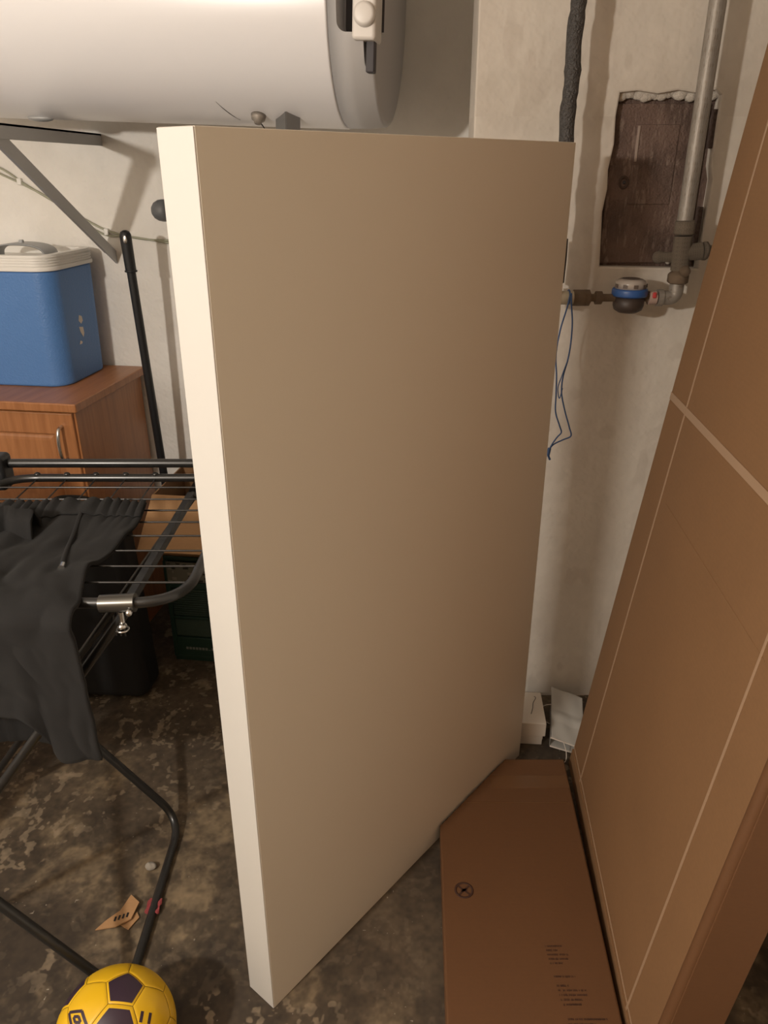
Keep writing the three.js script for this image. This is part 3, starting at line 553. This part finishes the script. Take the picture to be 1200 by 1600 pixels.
// ---------------------------------------------------------------- drying rack
{
  const t = thing('drying_rack', 'black metal folding drying rack with thin wires and crossed legs', 'drying rack');
  const y = 0.893, zr = -1.521, zf = -1.008, xl = -0.815, xr = -0.305, r = 0.0085;
  part('frame', bar([[xl, y, zr], [xr, y, zr], [xr, y, zf], [xl, y, zf]], r, 0.085, 14, true), M.black, t);
  for (const z of [-1.458, -1.397, -1.343, -1.290, -1.232, -1.174, -1.118, -1.064]) part('wire', cyl([xl, y + 0.004, z], [xr, y + 0.004, z], 0.0019, 0.0019, 8), M.blackWire, t);
  for (const x of [-0.737, -0.674, -0.612, -0.549, -0.486]) part('cross_wire', [cyl([x, y - 0.001, zr], [x + 0.002, y - 0.001, -1.33], 0.0014, 0.0014, 8), new THREE.SphereGeometry(0.006, 10, 8).scale(1.2, 0.8, 1).translate(x, y + 0.008, zr)], M.blackWire, t);
  part('top_rail', cyl([-0.86, 0.921, -1.535], [-0.33, 0.921, -1.535], 0.0095, 0.0095, 16), M.black, t);
  part('hinge_block', rbox(0.05, 0.075, 0.05, 0.01, -0.825, 0.905, -1.53), M.blackPlastic, t);
  // U-shaped legs, crossed at the pivots
  part('leg_frame', bar([[-1.165, 0.885, -1.433], [-0.507, 0.009, -1.433], [-0.507, 0.009, -0.985], [-1.165, 0.885, -0.985]], 0.0095, 0.075, 14), M.black, t);
  part('leg_frame', bar([[-0.388, 0.886, -1.45], [-1.05, 0.009, -1.45], [-1.05, 0.009, -1.020], [-0.394, 0.878, -1.020]], 0.0082, 0.075, 14), M.black, t);
  for (const z of [-1.4415, -0.9955]) part('pivot', cyl([-0.779, 0.368, z - 0.03], [-0.779, 0.368, z + 0.03], 0.007), M.chrome, t);
  part('wing', bar([[-1.56, y, -1.48], [xl - 0.035, y, -1.48], [xl - 0.035, y, -1.05], [-1.56, y, -1.05]], r, 0.06, 12, true), M.black, t);  // unseen wing added to carry the shading blanket
  part('brace', box(0.012, 0.016, 0.42, -0.395, 0.884, -1.235), M.blackPlastic, t);
  const s = part('clamp_sleeve', cyl([-0.432, 0.892, -1.008], [-0.378, 0.894, -1.008], 0.0135, 0.0145, 20), mat(lin(0.12, 0.115, 0.105), 0.28, { metalness: 0.85 }), t);
  part('rivet', new THREE.SphereGeometry(0.0055, 12, 8).translate(-0.384, 0.886, -0.991), M.chrome, s);
  part('thumb_screw', [cyl([-0.401, 0.856, -1.004], [-0.401, 0.88, -1.004], 0.004), new THREE.SphereGeometry(0.0075, 14, 10).scale(1, 0.7, 1).translate(-0.401, 0.857, -1.0), new THREE.TorusGeometry(0.009, 0.0016, 6, 18).rotateX(Math.PI / 2).translate(-0.401, 0.851, -1.0)], M.chrome, s);
}
// ---------------------------------------------------------------- black sweat shorts hung over the rack
{
  const t = thing('black_shorts', 'black sweat shorts with a drawstring draped over the drying rack', 'shorts');
  const yT = 0.902, z0 = -1.345, zE = -0.985;
  const S = (u, v) => {
    const x0 = -1.02, x1 = -0.475 + 0.025 * Math.exp(-Math.pow((v - 0.1) / 0.2, 2)) - 0.0 + 0.018 * sst(0.4, 0.56, v), x = x0 + (x1 - x0) * u;
    const flat = z0 - zE, a = 0.56; let y, z;
    const hem = 0.165 + 0.01 * u + 0.085 * sst(0.80, 0.90, u);
    if (v < a) { const k = v / a; z = z0 + (zE - z0) * k; y = yT - 0.012 * Math.sin(k * Math.PI); }
    else { const k = (v - a) / (1 - a), arc = 0.14; if (k < arc) { const q = k / arc * Math.PI / 2; z = zE + 0.022 * Math.sin(q); y = yT - 0.022 * (1 - Math.cos(q)); } else { const q = (k - arc) / (1 - arc); z = zE + 0.022 - 0.012 * q; y = yT - 0.022 - q * hem; } }
    const g = Math.exp(-v * v / 0.012), fold = fbm(u * 0.5 + 0.1, v * 0.5 + 0.2, 10, 3, 777) - 0.5, n2 = fbm(u * 0.6, v * 0.18, 26, 2, 778) - 0.5;
    const up = v < a ? 1 : 0.35;
    const ease = 0.25 + 0.75 * sst(0.02, 0.2, v); y += up * (0.007 + 0.045 * fold * ease + 0.004 * g * Math.sin(u * 150 + 4 * Math.sin(u * 20)) + 0.02 * n2 * ease); z += (v >= a ? 1 : 0) * Math.abs(0.045 * fold + 0.05 * n2 * (v - a));
    if (v < a) y += 0.028 * Math.exp(-Math.pow((u - 0.50 - 0.5 * (v - 0.3)) / 0.09, 2)) * sst(0.1, 0.3, v) - 0.0 * flat;
    return V(x, y, z);
  };
  part('fabric', sheet((u, v) => S(u, v), 110, 90, 0.006), M.cloth, t);
  const on = (u, v, k = 0.006) => { const p = S(u, v); return [p.x, p.y + k, p.z]; };
  part('drawstring', sweep(spline([on(0.80, 0.05), on(0.81, 0.09), on(0.826, 0.184), on(0.868, 0.29), on(0.90, 0.36), on(0.912, 0.385)], 40), 0.0048, 8), M.cloth, t);
  part('metal_tip', sweep(spline([on(0.911, 0.383, 0.008), on(0.921, 0.41, 0.008)], 4), 0.0052, 8), M.chrome, t);
  part('waistband', sheet((u, v) => { const p = S(u, v * 0.09); return V(p.x, p.y + 0.006 + 0.004 * Math.sin(Math.PI * v), p.z); }, 120, 8, 0.004), M.cloth, t);
}

// added dark washing, the blanket out of view, to shade floor and cabinet
{
  const drape = (w, zb, zf, top, lf, lb, k) => (u, v) => {
    const run = zf - zb, tot = lb + run + lf, d = v * tot; let y, z;
    if (d < lb) { y = top - (lb - d); z = zb; } else if (d < lb + run) { const q = (d - lb) / run; y = top + 0.03 * Math.sin(q * Math.PI); z = zb + run * q; } else { y = top - (d - lb - run); z = zf; }
    const n = fbm(u * 0.6 + k, v * 0.15 + k, 14, 3, 900 + k * 10) - 0.5, n2 = fbm(u * 0.5, v * 0.5, 8, 3, 950 + k * 10) - 0.5;
    return V((u - 0.5) * w, y + 0.03 * n2, z + 0.05 * n + 0.02 * n2);
  };
  const a = thing('added_blanket', 'unseen dark blanket added on the rack to shade floor and cabinet', 'blanket', [-1.37, 0, 0]);
  part('cloth', sheet(drape(0.66, -1.46, -1.06, 0.955, 0.62, 0.5, 1), 50, 70, 0.012), M.cloth, a);
  const b = thing('added_trousers', 'black trousers added inside the drying rack to deepen the shade behind', 'trousers', [-0.80, 0, 0]);  // added layer that shades the floor and darkens the area below
  part('cloth', sheet(drape(0.36, -1.262, -1.226, 0.905, 0.47, 0.42, 2), 40, 70, 0.005), M.cloth, b);
}

// ---------------------------------------------------------------- football
{
  const Rb = 0.103, t = thing('football', 'yellow and dark purple football on the floor at the drying rack foot', 'ball', [-0.474, Rb, -0.862]);
  const phi = (1 + Math.sqrt(5)) / 2, ico = [];
  for (const a of [-1, 1]) for (const b of [-phi, phi]) ico.push(V(0, a, b), V(a, b, 0), V(b, 0, a));
  ico.forEach((v) => v.normalize());
  const adj = (i) => ico.map((_, j) => j).filter((j) => j !== i && ico[i].dot(ico[j]) > 0.4);
  const panels = [];
  ico.forEach((c, i) => panels.push({ c, pent: true, vs: adj(i).map((j) => c.clone().multiplyScalar(2).add(ico[j]).divideScalar(3)) }));
  for (let i = 0; i < 12; i++) for (const j of adj(i)) for (const k of adj(i)) if (i < j && j < k && ico[j].dot(ico[k]) > 0.4) {
    const c = ico[i].clone().add(ico[j]).add(ico[k]).normalize(), vs = [];
    for (const [a, b] of [[i, j], [j, i], [j, k], [k, j], [k, i], [i, k]]) vs.push(ico[a].clone().multiplyScalar(2).add(ico[b]).divideScalar(3));
    panels.push({ c, pent: false, vs });
  }
  // turn: one purple pentagon towards the camera's lower side, the next one above it
  const cam = V(0.470, 1.5 - Rb, 0.868).normalize(), right = V(1, 0, 0).cross(cam).cross(V(1, 0, 0)).length() ? V(0, 1, 0).cross(cam).normalize() : V(1, 0, 0), upv = cam.clone().cross(right);
  const dirFrom = (dx, dy) => { const r2 = dx * dx + dy * dy; return right.clone().multiplyScalar(dx).addScaledVector(upv, dy).addScaledVector(cam, Math.sqrt(1 - r2)).normalize(); };
  const tA = dirFrom(0.27, 0.55), tB = dirFrom(0.33, -0.25), nb = ico[adj(0)[0]];
  const basis = (a, b) => { const x = a.clone(), zz = a.clone().cross(b).normalize(), yy = zz.clone().cross(x); return new THREE.Matrix4().makeBasis(x, yy, zz); };
  const rot = basis(tA, tB).multiply(basis(ico[0], nb).invert());
  const surf = (c, vs, s, rad, drop) => {
    const n = c.clone().normalize(), e1 = vs[0].clone().sub(n.clone().multiplyScalar(vs[0].dot(n))).normalize(), e2 = n.clone().cross(e1);
    const vv = vs.slice().sort((a, b) => Math.atan2(a.dot(e2), a.dot(e1)) - Math.atan2(b.dot(e2), b.dot(e1)));
    const ring = [], m = 5, L = [0, 0.3, 0.6, 0.85, 0.94, 1]; const ctr = vv.reduce((a, b) => a.clone().add(b), V(0, 0, 0)).divideScalar(vv.length);
    vv.forEach((v, i) => { const w = vv[(i + 1) % vv.length]; for (let k = 0; k < m; k++) ring.push(v.clone().lerp(w, k / m)); });
    const pos = [], idx = [], N = ring.length;
    L.forEach((l, li) => ring.forEach((q) => { const p = ctr.clone().lerp(q, l * s).normalize().multiplyScalar(rad * (1 - drop * (li === 5 ? 1 : li === 4 ? 0.25 : 0))); pos.push(p.x, p.y, p.z); }));
    for (let li = 0; li < L.length - 1; li++) for (let i = 0; i < N; i++) { const a = li * N + i, b = li * N + (i + 1) % N; idx.push(a, a + N, b + N); if (li) idx.push(a, b + N, b); }
    const g = new THREE.BufferGeometry(); g.setAttribute('position', new THREE.Float32BufferAttribute(pos, 3)); g.setIndex(idx); g.computeVertexNormals(); return g.applyMatrix4(rot);
  };
  part('bladder', new THREE.SphereGeometry(Rb * 0.982, 40, 24), mat(lin(0.10, 0.06, 0.01), 0.7), t);
  const near = (d) => panels.reduce((a, q) => (q.c.clone().applyMatrix4(rot).dot(d) > a.c.clone().applyMatrix4(rot).dot(d) ? q : a));
  const dark = new Set([dirFrom(0.27, 0.55), dirFrom(-0.08, -0.03), dirFrom(-0.40, 0.88), dirFrom(0.2, -0.9), dirFrom(-0.85, -0.4)].map(near));
  for (const p of panels) {
    const m = part('panel', surf(p.c, p.vs, 0.985, Rb, 0.012), M.yellow, t);
    if (dark.has(p)) part('purple_print', surf(p.c, p.vs, p.pent ? 0.86 : 0.80, Rb * 1.0012, 0.0006), M.purple, m);
  }
  const strip = (dx, dy, ang, pts, w) => {
    const c = dirFrom(dx, dy), e1 = V(0, 1, 0).cross(c).normalize(), e2 = c.clone().cross(e1), pos = [], idx = [], ca = Math.cos(ang), sa = Math.sin(ang);
    const put = (x, y) => { const q = c.clone().addScaledVector(e1, x * ca - y * sa).addScaledVector(e2, x * sa + y * ca).normalize().multiplyScalar(Rb * 1.0025); pos.push(q.x, q.y, q.z); };
    for (let i = 0; i < pts.length - 1; i++) {
      const [ax, ay] = pts[i], [bx, by] = pts[i + 1], l = Math.hypot(bx - ax, by - ay), nx = -(by - ay) / l * w / 2, ny = (bx - ax) / l * w / 2, K = 6;
      for (let k = 0; k <= K; k++) { const x = ax + (bx - ax) * k / K, y = ay + (by - ay) * k / K, o = pos.length / 3; put(x + nx, y + ny); put(x - nx, y - ny); if (k) idx.push(o - 2, o - 1, o + 1, o - 2, o + 1, o); }
    }
    const g = new THREE.BufferGeometry(); g.setAttribute('position', new THREE.Float32BufferAttribute(pos, 3)); g.setIndex(idx); g.computeVertexNormals(); return g;
  };
  const dia = (a, b) => [[0, b], [a, 0], [0, -b], [-a, 0], [0, b]];
  part('diamond_emblem', [strip(-0.53, 0.40, -1.25, dia(0.13, 0.27), 0.05), strip(-0.53, 0.40, -1.25, dia(0.045, 0.10), 0.045)], M.purple, t);
  part('printed_mark', [strip(0.47, -0.01, -1.1, [[-0.075, -0.08], [-0.075, 0.08]], 0.055), strip(0.47, -0.01, -1.1, [[0.075, -0.08], [0.075, 0.08]], 0.055)], M.purple, t);
}

// ---------------------------------------------------------------- litter on the floor
{
  const t = thing('torn_cardboard', 'torn scrap of tan cardboard with black print lying on the floor', 'scrap', [-0.566, 0, -1.158], 0);
  const scrap = (pts, y, tl) => prism(pts, 0.0025).rotateX(-Math.PI / 2).rotateZ(tl).translate(0, y, 0);
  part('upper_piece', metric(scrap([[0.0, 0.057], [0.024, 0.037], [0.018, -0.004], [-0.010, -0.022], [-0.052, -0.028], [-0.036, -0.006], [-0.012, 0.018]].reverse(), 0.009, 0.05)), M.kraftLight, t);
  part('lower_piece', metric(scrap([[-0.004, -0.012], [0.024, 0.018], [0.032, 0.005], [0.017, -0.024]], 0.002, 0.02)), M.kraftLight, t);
  const pr = []; for (let i = 0; i < 4; i++) pr.push(box(0.004, 0.0006, 0.011, -0.016 + i * 0.008, 0.0124, 0.004 - i * 0.003).rotateZ(0.05));
  part('printed_letters', merge(pr), M.blackPlastic, t);
  const w = thing('red_wrapper', 'small crumpled red wrapper beside the torn cardboard scrap', 'wrapper', [-0.505, 0.001, -1.185]);
  part('film', sheet((u, v) => V(-0.018 + 0.03 * u, 0.006 + 0.008 * Math.abs(Math.sin(u * 8 + v * 5)), -0.018 + 0.036 * v), 10, 10, 0.001), mat(lin(0.30, 0.055, 0.06), 0.4), w);
  const s = thing('pebble', 'small grey pebble lying alone near the rack foot bar', 'stone', [-0.545, 0.008, -1.295]);
  const g = new THREE.IcosahedronGeometry(0.010, 2), p = g.attributes.position; for (let i = 0; i < p.count; i++) { const k = 0.85 + 0.3 * vnoise(p.getX(i) * 220 + 40, p.getZ(i) * 220 + p.getY(i) * 130 + 40, 64, 3); p.setXYZ(i, p.getX(i) * k * 1.3, p.getY(i) * k * 0.8, p.getZ(i) * k); } g.computeVertexNormals();
  part('stone_body', g, mat(lin(0.28, 0.25, 0.21), 0.85), s);
}

renderer.render(scene, camera);
